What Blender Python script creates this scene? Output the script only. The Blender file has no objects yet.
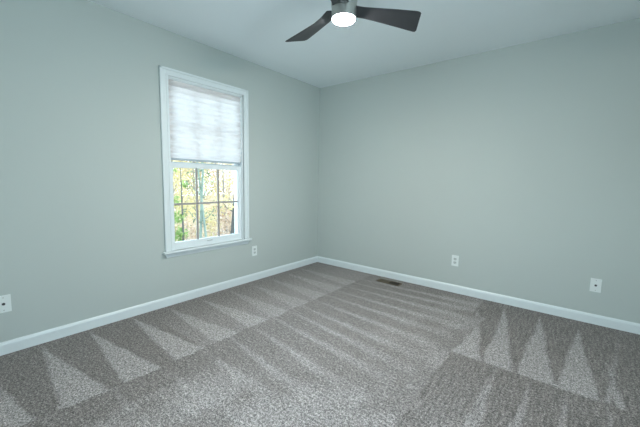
import bpy, bmesh, math, random
import numpy as np
from mathutils import Vector, Matrix
random.seed(7); rng = np.random.default_rng(7)
PI = math.pi
S = bpy.context.scene
COL = S.collection

# ------------------------------------------------------------------ camera
F_PX = 314.58; YAW, PITCH, ROLL = 0.679694, -0.103239, 0.016867
CAM = Vector((2.84366, -3.47505, 1.17046))
fw = Vector((-math.sin(YAW)*math.cos(PITCH), math.cos(YAW)*math.cos(PITCH), math.sin(PITCH)))
r0 = Vector((math.cos(YAW), math.sin(YAW), 0)); u0 = r0.cross(fw)
rt = r0*math.cos(ROLL) + u0*math.sin(ROLL); up = -r0*math.sin(ROLL) + u0*math.cos(ROLL)
cd = bpy.data.cameras.new('camera'); cam = bpy.data.objects.new('camera', cd); COL.objects.link(cam)
cd.sensor_fit = 'HORIZONTAL'; cd.sensor_width = 36; cd.lens = F_PX/640*36; cd.clip_start = .02
M4 = Matrix.Identity(4)
for i in range(3):
    M4[i][0], M4[i][1], M4[i][2], M4[i][3] = rt[i], up[i], -fw[i], CAM[i]
cam.matrix_world = M4
S.camera = cam

# ------------------------------------------------------------------ world, sun, exposure
SKY_STRENGTH = 7.0
SUN_STRENGTH = 7.0
LAMP_STRENGTH = 740.0
w = bpy.data.worlds.new('sky'); S.world = w; w.use_nodes = True
bg = w.node_tree.nodes['Background']; bg.inputs[1].default_value = SKY_STRENGTH
_n, _l = w.node_tree.nodes, w.node_tree.links          # paler at the horizon, bluer overhead
_tc = _n.new('ShaderNodeTexCoord'); _sx = _n.new('ShaderNodeSeparateXYZ'); _rp = _n.new('ShaderNodeValToRGB')
_l.new(_tc.outputs['Generated'], _sx.inputs[0]); _l.new(_sx.outputs[2], _rp.inputs[0]); _l.new(_rp.outputs[0], bg.inputs[0])
_rp.color_ramp.elements[0].color = (.72, .88, 1, 1); _rp.color_ramp.elements[0].position = .05
_rp.color_ramp.elements[1].color = (.54, .78, 1, 1); _rp.color_ramp.elements[1].position = .6
_rx = _n.new('ShaderNodeMapRange'); _l.new(_sx.outputs[0], _rx.inputs[0])
for _i, _v in enumerate((.1, -.5, SKY_STRENGTH, SKY_STRENGTH*1.1)): _rx.inputs[_i+1].default_value = _v
_l.new(_rx.outputs[0], bg.inputs[1])
sd = bpy.data.lights.new('sun', 'SUN'); sun = bpy.data.objects.new('sun', sd); COL.objects.link(sun)
sd.energy = SUN_STRENGTH; sd.angle = .01; sd.color = (1, .95, .85)
sun.rotation_euler = Vector((-.04, -.72, -.69)).to_track_quat('-Z', 'Y').to_euler()
# portals that guide the sky light through the windows
def portal(name, loc, rot, sx, sy):
    l = bpy.data.lights.new(name, 'AREA'); l.shape = 'RECTANGLE'; l.size = sx; l.size_y = sy; l.cycles.is_portal = True
    o = bpy.data.objects.new(name, l); COL.objects.link(o); o.location = loc; o.rotation_euler = rot
portal('daylight_portal', (2.475, -3.96, 1.30), (math.radians(90), 0, 0), 1.7, 1.7)
portal('daylight_portal', (3.71, -2.765, 1.30), (0, math.radians(90), 0), 1.7, 1.9)
portal('daylight_portal', (-.16, -1.713, 1.28), (0, math.radians(-90), 0), 1.65, .85)
S.view_settings.view_transform = 'Standard'; S.view_settings.look = 'None'
S.view_settings.gamma = 1; S.view_settings.use_curve_mapping = False
S.view_settings.exposure = 0.0

# ------------------------------------------------------------------ materials
def lin(c): return tuple(((v/255)/12.92 if v <= 10 else (((v/255)+.055)/1.055)**2.4) for v in c)
def mat(name, col, rough=.6, metal=0., noise=0., nscale=30., bump=0., bscale=200., spec=.5):
    m = bpy.data.materials.new(name); m.use_nodes = True
    nt = m.node_tree; N = nt.nodes; L = nt.links; b = N['Principled BSDF']
    b.inputs['Base Color'].default_value = (*col, 1); b.inputs['Roughness'].default_value = rough
    b.inputs['Metallic'].default_value = metal; b.inputs['Specular IOR Level'].default_value = spec
    tc = N.new('ShaderNodeTexCoord')
    if noise:
        n = N.new('ShaderNodeTexNoise'); n.inputs['Scale'].default_value = nscale; n.inputs['Detail'].default_value = 4
        L.new(tc.outputs['Object'], n.inputs['Vector'])
        r = N.new('ShaderNodeMapRange'); r.inputs[3].default_value = 1-noise; r.inputs[4].default_value = 1+noise
        L.new(n.outputs['Fac'], r.inputs[0])
        x = N.new('ShaderNodeVectorMath'); x.operation = 'SCALE'; x.inputs[0].default_value = col
        L.new(r.outputs[0], x.inputs['Scale']); L.new(x.outputs[0], b.inputs['Base Color'])
    if bump:
        n = N.new('ShaderNodeTexNoise'); n.inputs['Scale'].default_value = bscale; n.inputs['Detail'].default_value = 3
        L.new(tc.outputs['Object'], n.inputs['Vector'])
        k = N.new('ShaderNodeBump'); k.inputs['Strength'].default_value = bump; k.inputs['Distance'].default_value = .002
        L.new(n.outputs['Fac'], k.inputs['Height']); L.new(k.outputs[0], b.inputs['Normal'])
    return m
M = {}
M['wall'] = mat('wall_paint', (.48, .525, .50), .85, noise=.015, nscale=3, bump=.06, bscale=260, spec=.25)
M['ceil'] = mat('ceiling_paint', (.82, .88, .90), .9, noise=.01, nscale=3, bump=.06, bscale=200, spec=.2)
M['trim'] = mat('white_trim_paint', (.71, .765, .77), .35, noise=.01, nscale=8)
M['vinyl'] = mat('white_vinyl', (.76, .81, .82), .4, noise=.01, nscale=8)
M['muntin'] = mat('backlit_grille_taupe', (.34, .31, .29), .5, noise=.03, nscale=20)  # darkness of the backlit muntins put into their colour
M['plate'] = mat('white_plastic', (.74, .78, .76), .35, noise=.01, nscale=40)
M['slot'] = mat('dark_slot', (.05, .05, .05), .6, noise=.05, nscale=60)
M['grey_plastic'] = mat('grey_receptacle', (.50, .54, .52), .4, noise=.02, nscale=60)
M['screw'] = mat('screw_metal', (.45, .45, .43), .35, .8, noise=.05, nscale=200)
M['reg'] = mat('brown_metal', (.13, .098, .058), .5, .2, noise=.08, nscale=60)
M['duct_shade'] = mat('duct_shade_black', (.012, .011, .01), .8, noise=.1, nscale=40)  # near black, the dark inside of the vent put into colour
M['nickel'] = mat('brushed_nickel', (.42, .42, .39), .38, .9, noise=.05, nscale=90)
M['blade'] = mat('dark_charcoal_wood', (.030, .032, .036), .42, noise=.25, nscale=14)
M['ext'] = mat('pale_siding', (.6, .6, .58), .8, noise=.05, nscale=5)
M['rail'] = mat('grey_shade_rail', (.42, .48, .53), .45, noise=.02, nscale=20)
M['bark_pale'] = mat('pale_bark', (.22, .19, .17), .9, noise=.35, nscale=9)
M['bark'] = mat('grey_bark', (.06, .055, .05), .9, noise=.35, nscale=9)
M['bark_green'] = mat('mossy_bark', (.17, .20, .16), .9, noise=.35, nscale=9)
M['litter'] = mat('leaf_litter', (.17, .135, .11), .95, noise=.4, nscale=5, bump=.5, bscale=30)

def leafmat(name, c1, c2):
    m = bpy.data.materials.new(name); m.use_nodes = True; nt = m.node_tree; N = nt.nodes; L = nt.links
    N.clear(); o = N.new('ShaderNodeOutputMaterial')
    tc = N.new('ShaderNodeTexCoord'); n = N.new('ShaderNodeTexNoise'); n.inputs['Scale'].default_value = 7; n.inputs['Detail'].default_value = 3
    L.new(tc.outputs['Object'], n.inputs['Vector'])
    r = N.new('ShaderNodeValToRGB'); r.color_ramp.elements[0].color = (*c1, 1); r.color_ramp.elements[1].color = (*c2, 1)
    r.color_ramp.elements[0].position = .38; r.color_ramp.elements[1].position = .62
    L.new(n.outputs['Fac'], r.inputs[0])
    d = N.new('ShaderNodeBsdfDiffuse'); t = N.new('ShaderNodeBsdfTranslucent'); mx = N.new('ShaderNodeMixShader'); mx.inputs[0].default_value = .5
    L.new(r.outputs[0], d.inputs[0]); L.new(r.outputs[0], t.inputs[0]); L.new(d.outputs[0], mx.inputs[1]); L.new(t.outputs[0], mx.inputs[2])
    L.new(mx.outputs[0], o.inputs[0]); return m
M['leaf_yellow'] = leafmat('yellow_leaves', (.50, .41, .17), (.66, .56, .36))
M['leaf_green'] = leafmat('green_leaves', (.13, .22, .06), (.32, .40, .15))
M['leaf_pink'] = leafmat('pale_russet_leaves', (.50, .35, .25), (.66, .53, .42))
M['leaf_blue'] = leafmat('blue_green_needles', (.09, .13, .08), (.20, .25, .16))

def glassmat():
    m = bpy.data.materials.new('window_glass'); m.use_nodes = True; nt = m.node_tree; N = nt.nodes; L = nt.links
    N.clear(); o = N.new('ShaderNodeOutputMaterial')
    t = N.new('ShaderNodeBsdfTransparent'); g = N.new('ShaderNodeBsdfGlossy'); g.inputs['Roughness'].default_value = .02
    t.inputs[0].default_value = (.95, .98, .97, 1)
    fr = N.new('ShaderNodeFresnel'); fr.inputs[0].default_value = 1.45
    mx = N.new('ShaderNodeMixShader'); L.new(fr.outputs[0], mx.inputs[0]); L.new(t.outputs[0], mx.inputs[1]); L.new(g.outputs[0], mx.inputs[2])
    L.new(mx.outputs[0], o.inputs[0]); return m
M['glass'] = glassmat()
def shademat():
    m = bpy.data.materials.new('white_shade_fabric'); m.use_nodes = True; nt = m.node_tree; N = nt.nodes; L = nt.links
    N.clear(); o = N.new('ShaderNodeOutputMaterial')
    tc = N.new('ShaderNodeTexCoord'); n = N.new('ShaderNodeTexNoise'); n.inputs['Scale'].default_value = 60; n.inputs['Detail'].default_value = 2
    L.new(tc.outputs['Object'], n.inputs['Vector'])
    r = N.new('ShaderNodeMapRange'); r.inputs[3].default_value = .98; r.inputs[4].default_value = 1.02
    L.new(n.outputs['Fac'], r.inputs[0])
    x = N.new('ShaderNodeVectorMath'); x.operation = 'SCALE'; x.inputs[0].default_value = (.90, .87, .86); L.new(r.outputs[0], x.inputs['Scale'])
    d = N.new('ShaderNodeBsdfDiffuse'); t = N.new('ShaderNodeBsdfTranslucent'); mx = N.new('ShaderNodeMixShader'); mx.inputs[0].default_value = SHADE_TRANS
    L.new(x.outputs[0], d.inputs[0]); L.new(x.outputs[0], t.inputs[0]); L.new(d.outputs[0], mx.inputs[1]); L.new(t.outputs[0], mx.inputs[2])
    L.new(mx.outputs[0], o.inputs[0]); return m
SHADE_TRANS = .78
M['shade'] = shademat()
def lampmat():
    m = bpy.data.materials.new('lit_led_diffuser'); m.use_nodes = True; b = m.node_tree.nodes['Principled BSDF']
    b.inputs['Base Color'].default_value = (.85, .85, .83, 1)
    b.inputs['Emission Color'].default_value = (1, .965, .90, 1); b.inputs['Emission Strength'].default_value = LAMP_STRENGTH
    return m
M['lamp'] = lampmat()

def carpetmat():
    m = bpy.data.materials.new('grey_cut_pile_carpet'); m.use_nodes = True; nt = m.node_tree; N = nt.nodes; L = nt.links
    b = N['Principled BSDF']; b.inputs['Roughness'].default_value = 1; b.inputs['Specular IOR Level'].default_value = .1
    b.inputs['Sheen Weight'].default_value = .15; b.inputs['Sheen Roughness'].default_value = .5
    tc = N.new('ShaderNodeTexCoord')
    def noise(scale, detail, vec=None, rough=.6):
        n = N.new('ShaderNodeTexNoise'); n.inputs['Scale'].default_value = scale; n.inputs['Detail'].default_value = detail
        n.inputs['Roughness'].default_value = rough
        L.new(vec or tc.outputs['Object'], n.inputs['Vector']); return n.outputs['Fac']
    def math_(op, a, c):
        n = N.new('ShaderNodeMath'); n.operation = op
        for i, v in enumerate((a, c)):
            if isinstance(v, (int, float)): n.inputs[i].default_value = v
            else: L.new(v, n.inputs[i])
        return n.outputs[0]
    def rng_(v, a0, a1, b0, b1):
        n = N.new('ShaderNodeMapRange'); L.new(v, n.inputs[0])
        for i, q in enumerate((a0, a1, b0, b1)): n.inputs[i+1].default_value = q
        return n.outputs[0]
    def stretched(sx, sy):
        mp = N.new('ShaderNodeMapping'); mp.inputs['Scale'].default_value = (sx, sy, 1); L.new(tc.outputs['Object'], mp.inputs[0])
        return mp.outputs[0]
    at = N.new('ShaderNodeAttribute'); at.attribute_name = 'nap'; at.attribute_type = 'GEOMETRY'
    sep = N.new('ShaderNodeSeparateColor'); L.new(at.outputs['Color'], sep.inputs[0])
    nap, rows_y, rows_x = sep.outputs[0], sep.outputs[1], sep.outputs[2]
    cm = N.new('ShaderNodeMix'); cm.data_type = 'RGBA'
    cm.inputs['A'].default_value = (*CARPET_DARK, 1); cm.inputs['B'].default_value = (*CARPET_LIGHT, 1)
    L.new(nap, cm.inputs['Factor'])
    sp = math_('MULTIPLY', rng_(noise(165, 2, None, .75), .36, .64, .34, 1.66), rng_(noise(72, 2, None, .8), .36, .64, .52, 1.48))
    sp = math_('MULTIPLY', sp, rng_(noise(30, 4, None, .85), .36, .64, .80, 1.20))
    ry = rng_(noise(1, 1, stretched(80, 7)), .38, .62, -.17, .17)
    rx = rng_(noise(1, 1, stretched(12, 80)), .38, .62, -.11, .11)
    rw = math_('ADD', math_('ADD', math_('MULTIPLY', ry, rows_y), math_('MULTIPLY', rx, rows_x)), 1.0)
    tot = math_('MULTIPLY', sp, rw)
    x = N.new('ShaderNodeVectorMath'); x.operation = 'SCALE'; L.new(cm.outputs['Result'], x.inputs[0]); L.new(tot, x.inputs['Scale'])
    L.new(x.outputs[0], b.inputs['Base Color'])
    k = N.new('ShaderNodeBump'); k.inputs['Strength'].default_value = .6; k.inputs['Distance'].default_value = .006
    L.new(noise(190, 2), k.inputs['Height']); L.new(k.outputs[0], b.inputs['Normal'])
    return m
CARPET_DARK = (.180, .160, .148); CARPET_LIGHT = (.375, .345, .335)  # light and dark of the brushed pile's lean, put into base colour
M['carpet'] = carpetmat()

# ------------------------------------------------------------------ helpers
class MB:
    def __init__(s): s.bm = bmesh.new()
    def box(s, a, b, bevel=0, rot=None, seg=2):
        lo = Vector([min(p, q) for p, q in zip(a, b)]); hi = Vector([max(p, q) for p, q in zip(a, b)])
        c = (lo+hi)/2; d = hi-lo
        t = bmesh.new(); bmesh.ops.create_cube(t, size=1); bmesh.ops.scale(t, vec=d, verts=t.verts)
        if bevel: bmesh.ops.bevel(t, geom=list(t.edges), offset=bevel, segments=seg, affect='EDGES', profile=.6)
        mx = Matrix.Translation(c) @ (rot.to_4x4() if rot else Matrix.Identity(4))
        bmesh.ops.transform(t, matrix=mx, verts=t.verts); s._add(t); return s
    def _add(s, t):
        me = bpy.data.meshes.new('tmp'); t.to_mesh(me); t.free(); s.bm.from_mesh(me); bpy.data.meshes.remove(me)
    def prism(s, pts, axis, a0, a1, bevel=0):
        # polygon pts in the two other axes, extruded along axis
        t = bmesh.new(); o = [i for i in range(3) if i != axis]
        def P(q, v):
            r = [0, 0, 0]; r[o[0]], r[o[1]], r[axis] = q[0], q[1], v; return t.verts.new(r)
        A = [P(q, a0) for q in pts]; B = [P(q, a1) for q in pts]; n = len(pts)
        t.faces.new(A); t.faces.new(B[::-1])
        for i in range(n): t.faces.new((A[i], A[(i+1) % n], B[(i+1) % n], B[i]))
        bmesh.ops.recalc_face_normals(t, faces=t.faces)
        if bevel: bmesh.ops.bevel(t, geom=list(t.edges), offset=bevel, segments=2, affect='EDGES')
        s._add(t); return s
    def lathe(s, prof, n=40, mx=None):
        t = bmesh.new(); rings = []
        for r, z in prof:
            rings.append([t.verts.new((r*math.cos(2*PI*i/n), r*math.sin(2*PI*i/n), z)) for i in range(n)] if r > 1e-6 else [t.verts.new((0, 0, z))])
        for A, B in zip(rings, rings[1:]):
            for i in range(n):
                j = (i+1) % n
                if len(A) == 1 and len(B) == 1: continue
                if len(A) == 1: t.faces.new((A[0], B[j], B[i]))
                elif len(B) == 1: t.faces.new((A[i], A[j], B[0]))
                else: t.faces.new((A[i], A[j], B[j], B[i]))
        for R in (rings[0], rings[-1]):
            if len(R) > 1: t.faces.new(R)
        bmesh.ops.recalc_face_normals(t, faces=t.faces)
        if mx: bmesh.ops.transform(t, matrix=mx, verts=t.verts)
        s._add(t); return s
    def tube(s, pts, rad, n=8):
        t = bmesh.new(); rings = []
        for i, p in enumerate(pts):
            p = Vector(p); d = (Vector(pts[min(i+1, len(pts)-1)])-Vector(pts[max(i-1, 0)])).normalized()
            a = d.orthogonal().normalized() if i == 0 else (a - d*a.dot(d)).normalized(); b2 = d.cross(a)
            rr = rad[i] if hasattr(rad, '__len__') else rad
            rings.append([t.verts.new(p + a*rr*math.cos(2*PI*k/n) + b2*rr*math.sin(2*PI*k/n)) for k in range(n)])
        for A, B in zip(rings, rings[1:]):
            for k in range(n): t.faces.new((A[k], A[(k+1) % n], B[(k+1) % n], B[k]))
        t.faces.new(rings[0]); t.faces.new(rings[-1]); bmesh.ops.recalc_face_normals(t, faces=t.faces)
        s._add(t); return s
    def build(s, name, m, parent=None, smooth=False, loc=None):
        me = bpy.data.meshes.new(name); s.bm.to_mesh(me); s.bm.free(); me.materials.append(m)
        if smooth:
            for p in me.polygons: p.use_smooth = True
            try: me.set_sharp_from_angle(angle=math.radians(40))
            except Exception: pass
        o = bpy.data.objects.new(name, me); COL.objects.link(o)
        if parent: o.parent = parent
        if loc: o.location = loc
        return o
def tag(o, label=None, cat=None, group=None, kind=None):
    if label: o['label'] = label
    if cat: o['category'] = cat
    if group: o['group'] = group
    if kind: o['kind'] = kind
    return o
def empty(name, loc, rz=0):
    o = bpy.data.objects.new(name, None); COL.objects.link(o); o.location = loc; o.rotation_euler = (0, 0, rz)
    o.empty_display_size = .1; return o
def copy_tree(o, parent=None):
    c = o.copy(); COL.objects.link(c)
    if parent: c.parent = parent
    for ch in list(o.children): copy_tree(ch, c)
    return c
def struct(name, mb, m, label, cat, **k):
    return tag(mb.build(name, m, **k), label, cat, kind='structure')

# ------------------------------------------------------------------ room shell  (corner of the two seen walls at the origin)
RX, RY, HC, T = 3.55, -3.80, 2.44, .15
Y0, Y1, Z0, Z1 = -2.118, -1.308, .49, 2.063          # window opening
b = MB()
b.box((-T, RY-T, -.15), (0, Y0, HC+.1)).box((-T, Y1, -.15), (0, T, HC+.1)).box((-T, Y0, -.15), (0, Y1, Z0)).box((-T, Y0, Z1), (0, Y1, HC+.1))
struct('wall_left', b, M['wall'], 'pale grey green painted wall with the window in it', 'wall')
struct('wall_back', MB().box((0, 0, -.15), (RX, T, HC+.1)), M['wall'], 'plain pale grey green wall to the right of the corner', 'wall')
VY0, VY1, VZ0, VZ1 = -3.68, -1.85, .50, 2.10           # wide window added on the right, out of view, to light the room
b = MB().box((RX, RY-T, -.15), (RX+T, VY0, HC+.1)).box((RX, VY1, -.15), (RX+T, T, HC+.1)).box((RX, VY0, VZ1), (RX+T, VY1, HC+.1)).box((RX, VY0, -.15), (RX+T, VY1, VZ0))
struct('wall_right', b, M['wall'], 'painted wall on the right of the viewpoint with an added window', 'wall')
VX0, VX1, VZ0, VZ1 = 1.65, 3.30, .50, 2.10              # wide unseen window added behind the camera for its light
b = MB().box((0, RY-T, -.15), (VX0, RY, HC+.1)).box((VX1, RY-T, -.15), (RX, RY, HC+.1)).box((VX0, RY-T, VZ1), (VX1, RY, HC+.1)).box((VX0, RY-T, -.15), (VX1, RY, VZ0))
struct('wall_front', b, M['wall'], 'painted wall behind the viewpoint with an added wide window', 'wall')
struct('ceiling', MB().box((0, RY, HC), (RX, 0, HC+.1)), M['ceil'], 'smooth pale blue grey ceiling', 'ceiling')

# carpet with the nap brushed by the vacuum cleaner in overlapping strokes; shading of the leaning pile put into colour
def floor_mesh():
    st = .0125; nx = int(round(RX/st)); ny = int(round(-RY/st))
    xs = np.linspace(0, RX, nx+1); ys = np.linspace(RY, 0, ny+1)
    X, Y = np.meshgrid(xs, ys)
    def smooth_noise(cell, seed):
        g = np.random.default_rng(seed).random((int(-RY/cell)+3, int(RX/cell)+3))
        u = X/cell; v = (Y-RY)/cell; i = u.astype(int); j = v.astype(int); fu = u-i; fv = v-j
        fu = fu*fu*(3-2*fu); fv = fv*fv*(3-2*fv)
        return (g[j, i]*(1-fu)+g[j, i+1]*fu)*(1-fv)+(g[j+1, i]*(1-fu)+g[j+1, i+1]*fu)*fv
    wob = (smooth_noise(.05, 1)-.5)*.014 + (smooth_noise(.3, 2)-.5)*.022
    Xw = X+wob; Yw = Y+(smooth_noise(.06, 3)-.5)*.012
    sm = lambda a, b_, v: np.clip((v-a)/(b_-a), 0, 1)
    def tri(ax, ay, p1, p2, soft=.008):
        # soft filled triangle
        V = [np.array((ax, ay)), np.array(p1), np.array(p2)]
        if np.cross(V[1]-V[0], V[2]-V[0]) < 0: V = [V[0], V[2], V[1]]
        o = np.ones_like(X)
        for k in range(3):
            a, c = V[k], V[(k+1) % 3]; e = c-a; e = e/np.hypot(*e)
            o = np.minimum(o, sm(-soft, soft, e[0]*(Yw-a[1])-e[1]*(Xw-a[0])))
        return o
    nap = np.full_like(X, .45); ry = np.zeros_like(X); rx = np.zeros_like(X)
    big = smooth_noise(.22, 5)*.6+smooth_noise(.11, 6)*.4
    # strip along the window wall: light wedges opening away from the wall
    s1 = np.where(Xw < .92, 1., 0.)
    l1 = np.zeros_like(X)
    for k, ay in enumerate([-3.66, -3.37, -3.07, -2.79, -2.49, -2.2, -1.89, -1.56, -1.28, -1.0, -.72, -.44]):
        far = .45 if k > 6 else 1.0
        d = -.06 if k < 7 else -.15
        l1 = np.maximum(l1, tri(.06, ay, (.94, ay+d-.01), (.94, ay+d+.20))*(1-.35*(k > 6)))
    dark1 = .07 + .12*big
    n1 = dark1+(.92-dark1)*l1
    n1 = np.where(Y > -2.35, n1*.6+.30*sm(.1, .6, X)+.03, n1)        # blurred strokes nearer the corner
    nap = np.where(s1 > 0, n1, nap)
    # middle strip: narrow streaks running away from the first strip
    s2 = (Xw >= .92)
    l2 = np.zeros_like(X)
    for ay, ty, ln in [(-3.5, -3.5, .6), (-3.2, -3.22, .6), (-2.92, -2.94, .55), (-2.64, -2.66, .6), (-2.38, -2.42, .7), (-2.15, -2.29, .95), (-1.93, -2.1, 1.1), (-1.71, -1.86, 1.15),
                       (-1.52, -1.68, 1.2), (-1.36, -1.50, 1.2), (-1.17, -1.27, 1.2), (-.98, -1.05, 1.25), (-.80, -.84, 1.25), (-.62, -.62, 1.3), (-.45, -.42, 1.3), (-.28, -.24, 1.3)]:
        l2 = np.maximum(l2, tri(.95, ay, (.95+ln, ty-.035), (.95+ln, ty+.075), .018))
    mott = sm(.40, .62, big)
    fade = sm(1.35, 1.95, X-(Y+1.9)*.25)
    lowl = sm(-2.25, -2.7, Y)
    n2 = .13+.12*big+.58*l2
    n2 = n2*(1-fade*.7)+(.26+.45*mott)*fade*.7
    n2 = n2*(1-lowl*sm(1.08, 1.3, X))+(.42+.5*mott)*lowl*sm(1.08, 1.3, X)
    n2 = np.where((Xw < 1.12) & (Y < -2.3), .12+.12*big+.25*l2, n2)
    nap = np.where(s2, n2, nap)
    rx = np.where(s2 & (X < 2.3), .9, rx); rx = np.where(X < .92, .35, rx)
    # strip at the right: two rows of tall light wedges pointing at the back wall
    s3 = (X > 2.27+.08*sm(-1.2, 0, Y)-.02*(Y < -1.2)) | ((X > 2.12) & (Y > -.5) & (X > 2.20))
    l3 = np.zeros_like(X)
    for ax, ay, x0, x1 in [(2.22, -.36, 2.25, 2.445), (2.40, -.07, 2.455, 2.625), (2.69, -.16, 2.645, 2.845), (2.95, -.23, 2.855, 3.045), (3.2, -.2, 3.06, 3.08), (3.1, -.75, 3.10, 3.14)]:
        l3 = np.maximum(l3, tri(ax, ay, (x0, -1.26), (x1, -1.26)))
    for ax, ay, x0, x1 in [(2.53, -1.28, 2.49, 2.575), (2.72, -1.31, 2.66, 2.74), (2.89, -1.30, 2.83, 2.91), (3.07, -1.30, 3.02, 3.12)]:
        l3 = np.maximum(l3, tri(ax, ay, (x0, -2.0), (x1, -2.0))*.62)
    l3 = l3*(1-.2*big)
    d3 = .03+.08*big
    n3 = d3+(.88-d3)*l3
    n3 = np.where(Y < -1.75, n3+(.35*mott)*sm(-1.75, -2.3, Y), n3)
    nap = np.where(s3, n3, nap)
    ry = np.where(s3, 1.0-.7*l3, ry); rx = np.where(s3, 0, rx)
    nv = X.size; co = np.zeros((nv, 3)); co[:, 0] = X.ravel(); co[:, 1] = Y.ravel()
    me = bpy.data.meshes.new('floor')
    idx = np.arange(nv).reshape(ny+1, nx+1)
    q = np.stack([idx[:-1, :-1], idx[:-1, 1:], idx[1:, 1:], idx[1:, :-1]], -1).reshape(-1, 4)
    # underside corners so the slab has thickness
    me.vertices.add(nv+4); c2 = np.vstack([co, [[0, RY, -.1], [RX, RY, -.1], [RX, 0, -.1], [0, 0, -.1]]])
    me.vertices.foreach_set('co', c2.ravel())
    q = np.vstack([q, [[nv+3, nv+2, nv+1, nv]]])
    me.loops.add(q.size); me.loops.foreach_set('vertex_index', q.ravel().astype(np.int32))
    me.polygons.add(len(q)); me.polygons.foreach_set('loop_start', np.arange(0, q.size, 4, dtype=np.int32))
    me.update(calc_edges=True)
    a = me.color_attributes.new('nap', 'FLOAT_COLOR', 'POINT')
    c4 = np.ones((nv+4, 4), np.float32); c4[:nv, 0] = np.clip(nap, 0, 1).ravel(); c4[:nv, 1] = ry.ravel(); c4[:nv, 2] = rx.ravel()
    a.data.foreach_set('color', c4.ravel()); me.materials.append(M['carpet'])
    me.validate()
    o = bpy.data.objects.new('floor', me); COL.objects.link(o); return o
tag(floor_mesh(), 'grey cut pile carpet with vacuum strokes shaded into its colour', 'carpet', kind='structure')

# baseboards: profile (offset from wall, height)
BB = [(0, 0), (.014, 0), (.014, .066), (.0115, .072), (.0115, .075), (.006, .0838), (0, .0838)]
struct('baseboard_left', MB().prism([(q[0], q[1]) for q in BB], 1, RY, 0), M['trim'], 'white baseboard under the window wall', 'baseboard')
struct('baseboard_back', MB().prism([(-q[0], q[1]) for q in BB], 0, 0.0, RX), M['trim'], 'white baseboard along the plain right wall', 'baseboard')
struct('baseboard_right', MB().prism([(RX-q[0], q[1]) for q in BB], 1, RY, 0), M['trim'], 'white baseboard closing the right side', 'baseboard')
struct('baseboard_front', MB().prism([(RY+q[0], q[1]) for q in BB], 0, 0, RX), M['trim'], 'white baseboard behind the viewpoint', 'baseboard')

# two wide windows added out of view for their daylight: behind the viewpoint and to the right of it
def added_window(name, label, loc, rz, w, h):
    # local: x along the wall, +y into the room, origin on the wall face at the sill centre
    e = tag(empty(name, loc, rz), label, 'window', kind='structure'); hw = w/2
    MB().box((-hw-.063, 0, 0), (-hw, .018, h+.063), .003).box((hw, 0, 0), (hw+.063, .018, h+.063), .003).box((-hw, 0, h), (hw, .018, h+.063), .003).build('window_casing', M['trim'], e)
    MB().box((-hw-.085, -.03, -.02), (hw+.085, .045, 0), .005).build('window_stool', M['trim'], e)
    b = MB()
    for x in (-hw, -.03, hw-.06): b.box((x, -.10, 0), (x+.06, -.06, h), .003)
    b.box((-hw, -.10, 0), (hw, -.06, .05), .003).box((-hw, -.10, h-.05), (hw, -.06, h), .003)
    b.build('window_frame', M['vinyl'], e)
    MB().box((-hw+.06, -.082, .05), (hw-.06, -.078, h-.05)).build('glass_pane', M['glass'], e)
added_window('added_window_front', 'wide white window added in the unseen wall behind the viewpoint for daylight', ((VX0+VX1)/2, RY, VZ0), 0, VX1-VX0, VZ1-VZ0)
added_window('added_window_right', 'wide white window added in the unseen wall on the right of the viewpoint for daylight', (RX, (VY0+VY1)/2, VZ0), PI/2, VY1-VY0, VZ1-VZ0)

# ------------------------------------------------------------------ window
W = tag(empty('window_1', (0, (Y0+Y1)/2, Z0)), 'white double hung window with six pane lower sash over the stool', 'window', kind='structure')
WO = Vector((0, (Y0+Y1)/2, Z0))
def wpart(name, mb, m, parent=None, smooth=False):
    bmesh.ops.translate(mb.bm, vec=-WO, verts=mb.bm.verts)
    return mb.build(name, m, parent or W, smooth)
ZS = .510                                              # top of stool
b = MB(); cw = .063
for (ya, yb, sgn) in ((Y0-cw, Y0, -1), (Y1, Y1+cw, 1)):
    b.box((0, ya, ZS), (.014, yb, Z1+cw), .002)
    yo = ya if sgn < 0 else yb
    b.box((0, yo, ZS), (.022, yo-sgn*.020, Z1+cw), .004)
    yi = yb if sgn < 0 else ya
    b.box((0, yi, ZS), (.018, yi+sgn*.010, Z1+.010), .003)
b.box((0, Y0, Z1), (.014, Y1, Z1+cw), .002)
b.box((0, Y0-cw, Z1+cw-.020), (.022, Y1+cw, Z1+cw), .004)
b.box((0, Y0-.010, Z1), (.018, Y1+.010, Z1+.010), .003)
wpart('window_casing', b, M['trim'])
b = MB().box((-.15, Y0, Z0), (.012, Y0+.012, Z1)).box((-.15, Y1-.012, Z0), (.0, Y1, Z1)).box((-.15, Y0, Z1-.012), (0, Y1, Z1)).box((-.17, Y0, Z0), (-.02, Y1, Z0+.033))
wpart('window_jamb', b, M['vinyl'])
b = MB().box((-.03, Y0, Z0), (.02, Y1, ZS)).box((0, Y0-cw-.022, Z0), (.045, Y1+cw+.022, ZS), .006, seg=3)
wpart('window_stool', b, M['trim'])
b = MB(); ya, yb = Y0-.05, Y1+.05
prof = [(0, .447), (.008, .447), (.012, .455), (.014, .475), (.018, .490), (0, .490)]
t = bmesh.new()
A = [t.verts.new((q[0], ya-(q[1]-.447)*.45, q[1])) for q in prof]; B = [t.verts.new((q[0], yb+(q[1]-.447)*.45, q[1])) for q in prof]
t.faces.new(A); t.faces.new(B[::-1])
for i in range(len(prof)): t.faces.new((A[i], A[(i+1) % 6], B[(i+1) % 6], B[i]))
bmesh.ops.recalc_face_normals(t, faces=t.faces); b._add(t)
wpart('window_apron', b, M['trim'])
SY0, SY1 = Y0+.012, Y1-.012
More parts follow.
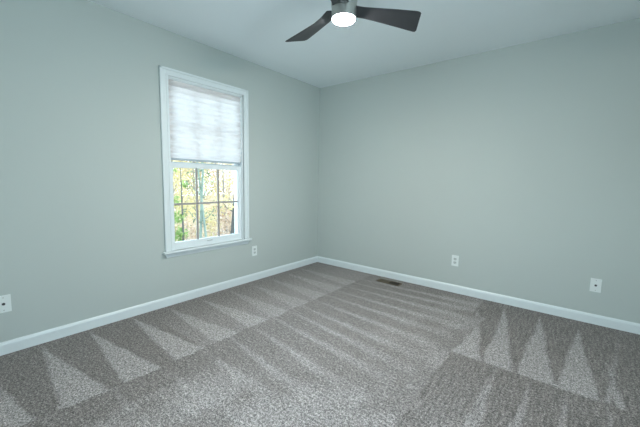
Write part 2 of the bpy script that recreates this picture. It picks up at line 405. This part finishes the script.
def sash(name, x0, x1, z0, z1, zb, zt, zm, lower):
    st = .035
    f = MB().box((x0, SY0, z0), (x1, SY0+st, z1), .003).box((x0, SY1-st, z0), (x1, SY1, z1), .003)
    f.box((x0, SY0+st, z0), (x1, SY1-st, zb), .003).box((x0, SY0+st, zt), (x1, SY1-st, z1), .003)
    so = wpart(name, f, M['vinyl'])
    xc = (x0+x1)/2; g = SY1-SY0-2*st
    wpart('glass_pane', MB().box((xc-.002, SY0+st, zb), (xc+.002, SY1-st, zt)), M['glass'], so)
    for k in (1, 2):
        y = SY0+st+g*k/3
        wpart('muntin', MB().box((xc-.007, y-.009, zb), (xc+.007, y+.009, zt), .002), M['muntin'], so)
    wpart('muntin', MB().box((xc-.0065, SY0+st, zm-.009), (xc+.0065, SY1-st, zm+.009), .002), M['muntin'], so)
    if lower:
        for y in (-1.975, -1.405):
            wpart('sash_lock', MB().box((x0+.006, y-.022, z1), (x1-.006, y+.022, z1+.006), .002).lathe([(.010, 0), (.010, .008), (.006, .012), (0, .012)], 16, Matrix.Translation((xc, y, z1+.004))).box((xc-.004, y, z1+.010), (xc+.016, y+.012, z1+.015), .002), M['vinyl'], so)
        wpart('sash_lift', MB().box((x1-.002, -1.74, .545), (x1+.010, -1.685, .553), .002), M['grey_plastic'], so)
    return so
sash('upper_sash', -.105, -.070, 1.285, 2.05, 1.325, 2.01, 1.67, False)
sash('lower_sash', -.062, -.027, .523, 1.312, .574, 1.270, .930, True)

# shade in the upper half
sh = tag(empty('window_shade', (0, (Y0+Y1)/2, Z1-.012)), 'white pleated fabric shade lowered over the upper half of the window', 'shade')
SO = Vector((0, (Y0+Y1)/2, Z1-.012))
def spart(name, mb, m, parent=None, smooth=False):
    bmesh.ops.translate(mb.bm, vec=-SO, verts=mb.bm.verts); return mb.build(name, m, parent or sh, smooth)
sy0, sy1 = Y0+.017, Y1-.019
spart('headrail', MB().box((-.050, sy0, 2.041), (-.006, sy1, 2.0505), .003), M['vinyl'])
NP = 14; zt_, zb_ = 2.041, 1.355; pl = (zt_-zb_)/NP
t = bmesh.new()
for face in (0, 1):
    rows = []
    for i in range(NP*6+1):
        z = zt_-i*pl/6; ph = (i % 6)/6
        bulge = math.sin(PI*ph)**.8 if ph else 0
        x = (-.022+.013*bulge) if face == 0 else (-.034-.013*bulge)
        rows.append((t.verts.new((x, sy0, z)), t.verts.new((x, sy1, z))))
    for A, B in zip(rows, rows[1:]):
        t.faces.new((A[0], A[1], B[1], B[0]) if face == 0 else (A[1], A[0], B[0], B[1]))
mb = MB(); mb._add(t)
spart('shade_fabric', mb, M['shade'], smooth=False)
spart('bottom_rail', MB().box((-.048, sy0, 1.337), (-.008, sy1, 1.355), .004), M['rail'])

# ------------------------------------------------------------------ ceiling fan
FX, FY, ZB = 1.680, -1.839, 2.20
fan = tag(empty('ceiling_fan', (FX, FY, HC)), 'ceiling fan with three dark swept blades and a lit round lamp', 'ceiling fan')
dz = lambda z: z-HC
MB().lathe([(0, 0), (.075, 0), (.075, -.012), (.068, -.035), (.045, -.055), (0, -.055)], 48).build('canopy', M['nickel'], fan, True)
MB().lathe([(0, -.05), (.032, -.05), (.032, dz(2.325)), (.060, dz(2.315)), (.076, dz(2.295)), (.078, dz(2.24)), (.074, dz(2.19)), (.074, dz(2.155)), (0, dz(2.155))], 48).build('motor_housing', M['nickel'], fan, True)
MB().lathe([(.060, dz(2.156)), (.075, dz(2.156)), (.075, dz(2.142)), (.072, dz(2.139)), (.060, dz(2.142))], 48).build('lamp_ring', M['nickel'], fan, True)
MB().lathe([(0, dz(2.150)), (.068, dz(2.150)), (.068, dz(2.138)), (.060, dz(2.130)), (.042, dz(2.125)), (.02, dz(2.1225)), (0, dz(2.122))], 48).build('lamp_diffuser', M['lamp'], fan, True)
def blade_mesh():
    st_ = [(.055, -.035, .080), (.09, -.018, .083), (.13, -.006, .088), (.19, .002, .102), (.25, .010, .125), (.33, .020, .156), (.40, .031, .184), (.440, .037, .200), (.456, .041, .206), (.466, .046, .206), (.473, .055, .196)]
    t = bmesh.new(); top = []; bot = []
    n = 10
    for r, w0, w1 in st_:
        ra, rb = [], []
        for k in range(n+1):
            f = k/n; wv = w0+(w1-w0)*f
            # rounded tip corner edges
            s = r
            tw = max(0, min(1, (r-.05)/.12)); tp = -.249*(.35+.65*tw)
            z = wv*tp+.004*math.sin(PI*f)
            th = .0045*math.sin(PI*min(1, max(0, f)))**.5+.0012
            ra.append(t.verts.new((s, wv, z+th))); rb.append(t.verts.new((s, wv, z-th)))
        top.append(ra); bot.append(rb)
    for i in range(len(st_)-1):
        for k in range(n):
            t.faces.new((top[i][k], top[i+1][k], top[i+1][k+1], top[i][k+1]))
            t.faces.new((bot[i][k], bot[i][k+1], bot[i+1][k+1], bot[i+1][k]))
        for k in (0, n): t.faces.new((top[i][k], bot[i][k], bot[i+1][k], top[i+1][k]))
    for i in (0, -1):
        for k in range(n): t.faces.new((top[i][k], top[i][k+1], bot[i][k+1], bot[i][k]))
    bmesh.ops.recalc_face_normals(t, faces=t.faces)
    mb = MB(); mb._add(t); return mb
bl = blade_mesh().build('fan_blade', M['blade'], fan, True, loc=(-.007, -.006, ZB-HC))
az = math.radians(153.48)
for k in range(3):
    o = bl if k == 0 else bl.copy()
    if k: COL.objects.link(o)
    o.rotation_euler = (0, 0, az-k*2*PI/3)

# ------------------------------------------------------------------ wall plates (local: x across the wall, y up, z out of the wall)
def plate_tf(o, wall, u, z):
    if wall == 'back':   # normal -y
        o.matrix_world = Matrix.Translation((u, 0, z)) @ Matrix(((1, 0, 0, 0), (0, 0, -1, 0), (0, 1, 0, 0), (0, 0, 0, 1)))
    else:                # normal +x ; local x -> +y
        o.matrix_world = Matrix.Translation((0, u, z)) @ Matrix(((0, 0, 1, 0), (1, 0, 0, 0), (0, 1, 0, 0), (0, 0, 0, 1)))
def make_outlet():
    e = empty('wall_outlet', (0, 0, 0))
    MB().box((-.035, -.0575, 0), (.035, .0575, .0055), .002, seg=2).build('cover_plate', M['plate'], e)
    for s in (1, -1):
        y = .0195*s
        pts = [(.0165*math.cos(a), y+max(-.0125, min(.0125, .0165*math.sin(a)))) for a in [2*PI*i/28 for i in range(28)]]
        r = MB().prism(pts, 2, .0055, .0072).build('receptacle', M['grey_plastic'], e)
        MB().box((-.0075, y-.001, .0072), (-.0055, y+.007, .0076)).box((.0055, y-.001, .0072), (.0075, y+.007, .0076)).lathe([(.0025, .0072), (.0025, .0076)], 12, Matrix.Translation((0, y-.007, 0))).build('slot', M['slot'], r)
    MB().lathe([(.0032, .0055), (.0028, .0068), (0, .0070)], 14).build('screw', M['screw'], e, True)
    return e
o1 = make_outlet(); o2 = copy_tree(o1)
plate_tf(o1, 'left', -1.158, .350); tag(o1, 'white duplex outlet on the window wall, just right of the window', 'outlet', 'duplex outlets')
plate_tf(o2, 'back', 1.903, .347); tag(o2, 'white duplex outlet in the middle of the plain right wall', 'outlet', 'duplex outlets')
def make_coax():
    e = empty('cable_wall_plate', (0, 0, 0))
    MB().box((-.036, -.0575, 0), (.036, .0575, .006), .002).build('cover_plate', M['plate'], e)
    MB().lathe([(.0085, .006), (.0085, .009), (.0055, .009), (.0055, .016), (.002, .016), (.002, .012), (0, .012)], 20).build('cable_jack', M['slot'], e, True)
    for s in (1, -1):
        MB().lathe([(.0035, .006), (.003, .0073), (0, .0075)], 14, Matrix.Translation((0, .042*s, 0))).build('screw', M['screw'], e, True)
    return e
c1 = make_coax(); c2 = copy_tree(c1)
plate_tf(c1, 'back', 3.038, .334); tag(c1, 'white cable jack plate near the right end of the plain right wall', 'wall plate', 'cable jack plates')
plate_tf(c2, 'left', -3.229, .337); tag(c2, 'white cable jack plate on the window wall at the far left edge', 'wall plate', 'cable jack plates')

# ------------------------------------------------------------------ floor register
rg = tag(empty('floor_register', (1.228, -.168, 0)), 'small brown metal floor vent in the carpet by the right wall baseboard', 'floor vent')
hx, hy = .142, .052
b = MB()
for a, c in (((-hx, -hy, 0), (hx, -hy+.009, .006)), ((-hx, hy-.009, 0), (hx, hy, .006)), ((-hx, -hy+.009, 0), (-hx+.014, hy-.009, .006)), ((hx-.014, -hy+.009, 0), (hx, hy-.009, .006)), ((-.005, -hy+.009, 0), (.005, hy-.009, .006))):
    b.box(a, c, .0012)
b.build('register_frame', M['reg'], rg)
MB().box((-hx+.010, -hy+.010, .0002), (hx-.010, hy-.010, .0012)).build('duct_shade_plate', M['duct_shade'], rg)  # flat black plate standing in for the shade below the louvers
for side in (-1, 1):
    b = MB()
    for k in range(13):
        x = side*(.012+.0092*k)
        if side < 0: b.box((x-.0042, -hy+.012, .0030), (x+.0042, hy-.012, .0040), rot=Matrix.Rotation(-.25, 3, 'Y'))
        else: (b.box((x-.0006, -hy+.012, .0012), (x+.0006, hy-.012, .0036), rot=Matrix.Rotation(.3, 3, 'Y')) if k % 2 else None)
    b.build('louver_bank', M['reg'], rg)

# ------------------------------------------------------------------ outdoors, seen through the lower sash
GZ = -1.3
struct('yard_ground', MB().box((-40, -22, GZ-.2), (-.3, 34, GZ)), M['litter'], 'leaf strewn ground of the woods outside', 'ground')
def leaf_cloud(blobs, n, size):
    t = bmesh.new()
    tot = sum(q[3]**2 for q in blobs)
    for (cx, cy, cz, r) in blobs:
        for _ in range(max(8, int(n*r*r/tot))):
            d = Vector(rng.normal(size=3)); d.normalize()
            p = Vector((cx, cy, cz)) + d*r*(rng.random()**.45)
            a = Vector(rng.normal(size=3)).normalized(); c = a.orthogonal().normalized(); c.rotate(Matrix.Rotation(rng.random()*6.28, 3, a))
            s = size*(.6+.8*rng.random()); nrm = a.cross(c)
            v = [t.verts.new(p-a*s), t.verts.new(p+c*s*.45+nrm*s*.15), t.verts.new(p+a*s), t.verts.new(p-c*s*.45+nrm*s*.15)]
            t.faces.new((v[0], v[1], v[2])); t.faces.new((v[0], v[2], v[3]))
    mb = MB(); mb._add(t); return mb
def tree(name, x, y, h, lean, leaf, bark, label, cat, group, dens=1800, crown=(.15, 1.0), spread=1.0, size=.06, trunk_r=.09, forks=5):
    e = tag(empty(name, (x, y, GZ)), label, cat, group)
    lx, ly = lean
    P = [Vector((lx*f*h+random.uniform(-.04, .04)*h*.3*f, ly*f*h+random.uniform(-.04, .04)*h*.3*f, h*f)) for f in (0, .2, .4, .6, .8, 1)]
    P[0] = Vector((0, 0, -.05))
    MB().tube(P, [trunk_r*(1-.8*i/5) for i in range(6)], 8).build('trunk', bark, e, True)
    tips = []
    for k in range(forks):
        f = .3+.6*k/forks; i = int(f*5); p = P[i].lerp(P[i+1], f*5-i)
        a = random.uniform(0, 2*PI); L = spread*random.uniform(.6, 1.1)*(1-.3*f)
        q = p+Vector((math.cos(a)*L*.5, math.sin(a)*L*.5, L*.35)); q2 = q+Vector((math.cos(a)*L*.4, math.sin(a)*L*.4, L*.5))
        MB().tube([p, q, q2], [trunk_r*.35, trunk_r*.22, trunk_r*.08], 6).build('branch', bark, e, True); tips += [q, q2]
    blobs = []
    for q in tips: blobs.append((q.x, q.y, q.z, spread*random.uniform(.35, .6)))
    for k in range(5):
        f = crown[0]+(crown[1]-crown[0])*(k+.5)/5
        blobs.append((lx*f*h+random.uniform(-.5, .5)*spread, ly*f*h+random.uniform(-.5, .5)*spread, f*h, spread*random.uniform(.4, .7)))
    leaf_cloud(blobs, dens, size).build('foliage', leaf, e)
    return e
def evergreen(name, x, y, h, r, leaf, label, cat, dens, size):
    e = tag(empty(name, (x, y, GZ)), label, cat)
    MB().tube([(0, 0, -.05), (0, .02, h*.5), (0, 0, h)], [.03, .02, .006], 8).build('trunk', M['bark'], e, True)
    blobs = [(random.uniform(-.1, .1), random.uniform(-.1, .1), h*f, r*(1.15-f)) for f in (.12, .25, .38, .5, .62, .74, .86, .96)]
    leaf_cloud(blobs, dens, size).build('foliage', leaf, e); return e
evergreen('evergreen_shrub', -3.1, -.42, 2.75, .26, M['leaf_green'], 'bright green narrow shrub outside, behind the left panes of the window', 'shrub', 1500, .035)
tree('slim_tree', -4.6, .78, 4.6, (.05, .03), M['leaf_blue'], M['bark_green'], 'slim mossy leaning trunk outside behind the lower left pane', 'tree', None, 300, (.5, 1), .5, .04, .045, 4)
tree('slim_tree', -4.4, .98, 4.4, (-.04, -.09), M['leaf_blue'], M['bark_green'], 'second mossy trunk outside, crossing behind the lower left pane', 'tree', None, 300, (.5, 1), .5, .04, .04, 4)
tree('forked_tree', -5.0, 2.0, 5.0, (.02, .10), M['leaf_yellow'], M['bark'], 'dark leaning trunk outside behind the lower right pane', 'tree', None, 700, (.3, 1), .7, .05, .07, 5)
tree('forked_tree', -5.2, 1.95, 3.4, (.0, .42), M['leaf_pink'], M['bark'], 'low slanting dark trunk outside in the lower right pane corner', 'tree', None, 300, (.5, 1), .5, .05, .045, 4)
spots = [(-7.2, 1.4, 'y'), (-7.6, 2.4, 'y'), (-7.0, 3.3, 'p'), (-8.8, 2.2, 'p'), (-9.4, 3.6, 'y'), (-9.0, 4.8, 'y'), (-11.5, 3.5, 'p'), (-12, 5.2, 'y'), (-11.8, 6.8, 'p'), (-15, 5.5, 'y'), (-15, 8, 'y'), (-15, 10, 'p'), (-7.4, .1, 'y'), (-9.5, .6, 'p'), (-8.2, 5.0, 'y')]
for x, y, k in spots:
    tree('woodland_tree', x, y, random.uniform(4.2, 6.5), (random.uniform(-.06, .06), random.uniform(-.06, .06)), M['leaf_yellow' if k == 'y' else 'leaf_pink'], M['bark_pale'],
         'pale yellow leafed tree in the sunlit woods outside the window' if k == 'y' else 'pale russet leafed tree in the sunlit woods outside the window', 'tree', 'yellow trees in the woods' if k == 'y' else 'russet trees in the woods',
         4200, (.05, .98), 1.1, .038, random.uniform(.03, .055), 5)
for x, y, k in [(-5.4, .9, 'p'), (-6.0, 1.7, 'y'), (-6.2, 2.7, 'p'), (-7.6, 1.9, 'y'), (-8.0, 3.6, 'p'), (-9.9, 2.8, 'y'), (-10.2, 4.3, 'p'), (-12.6, 4.4, 'y'), (-13, 6.2, 'p')]:
    tree('understory_shrub', x, y, random.uniform(1.3, 1.8), (0, 0), M['leaf_yellow' if k == 'y' else 'leaf_pink'], M['bark_pale'],
         'low pale yellow shrub on the ground under the trees outside' if k == 'y' else 'low pale russet shrub on the ground under the trees outside', 'shrub', 'yellow understory shrubs' if k == 'y' else 'russet understory shrubs',
         1600, (.1, .9), .62, .036, .02, 6)
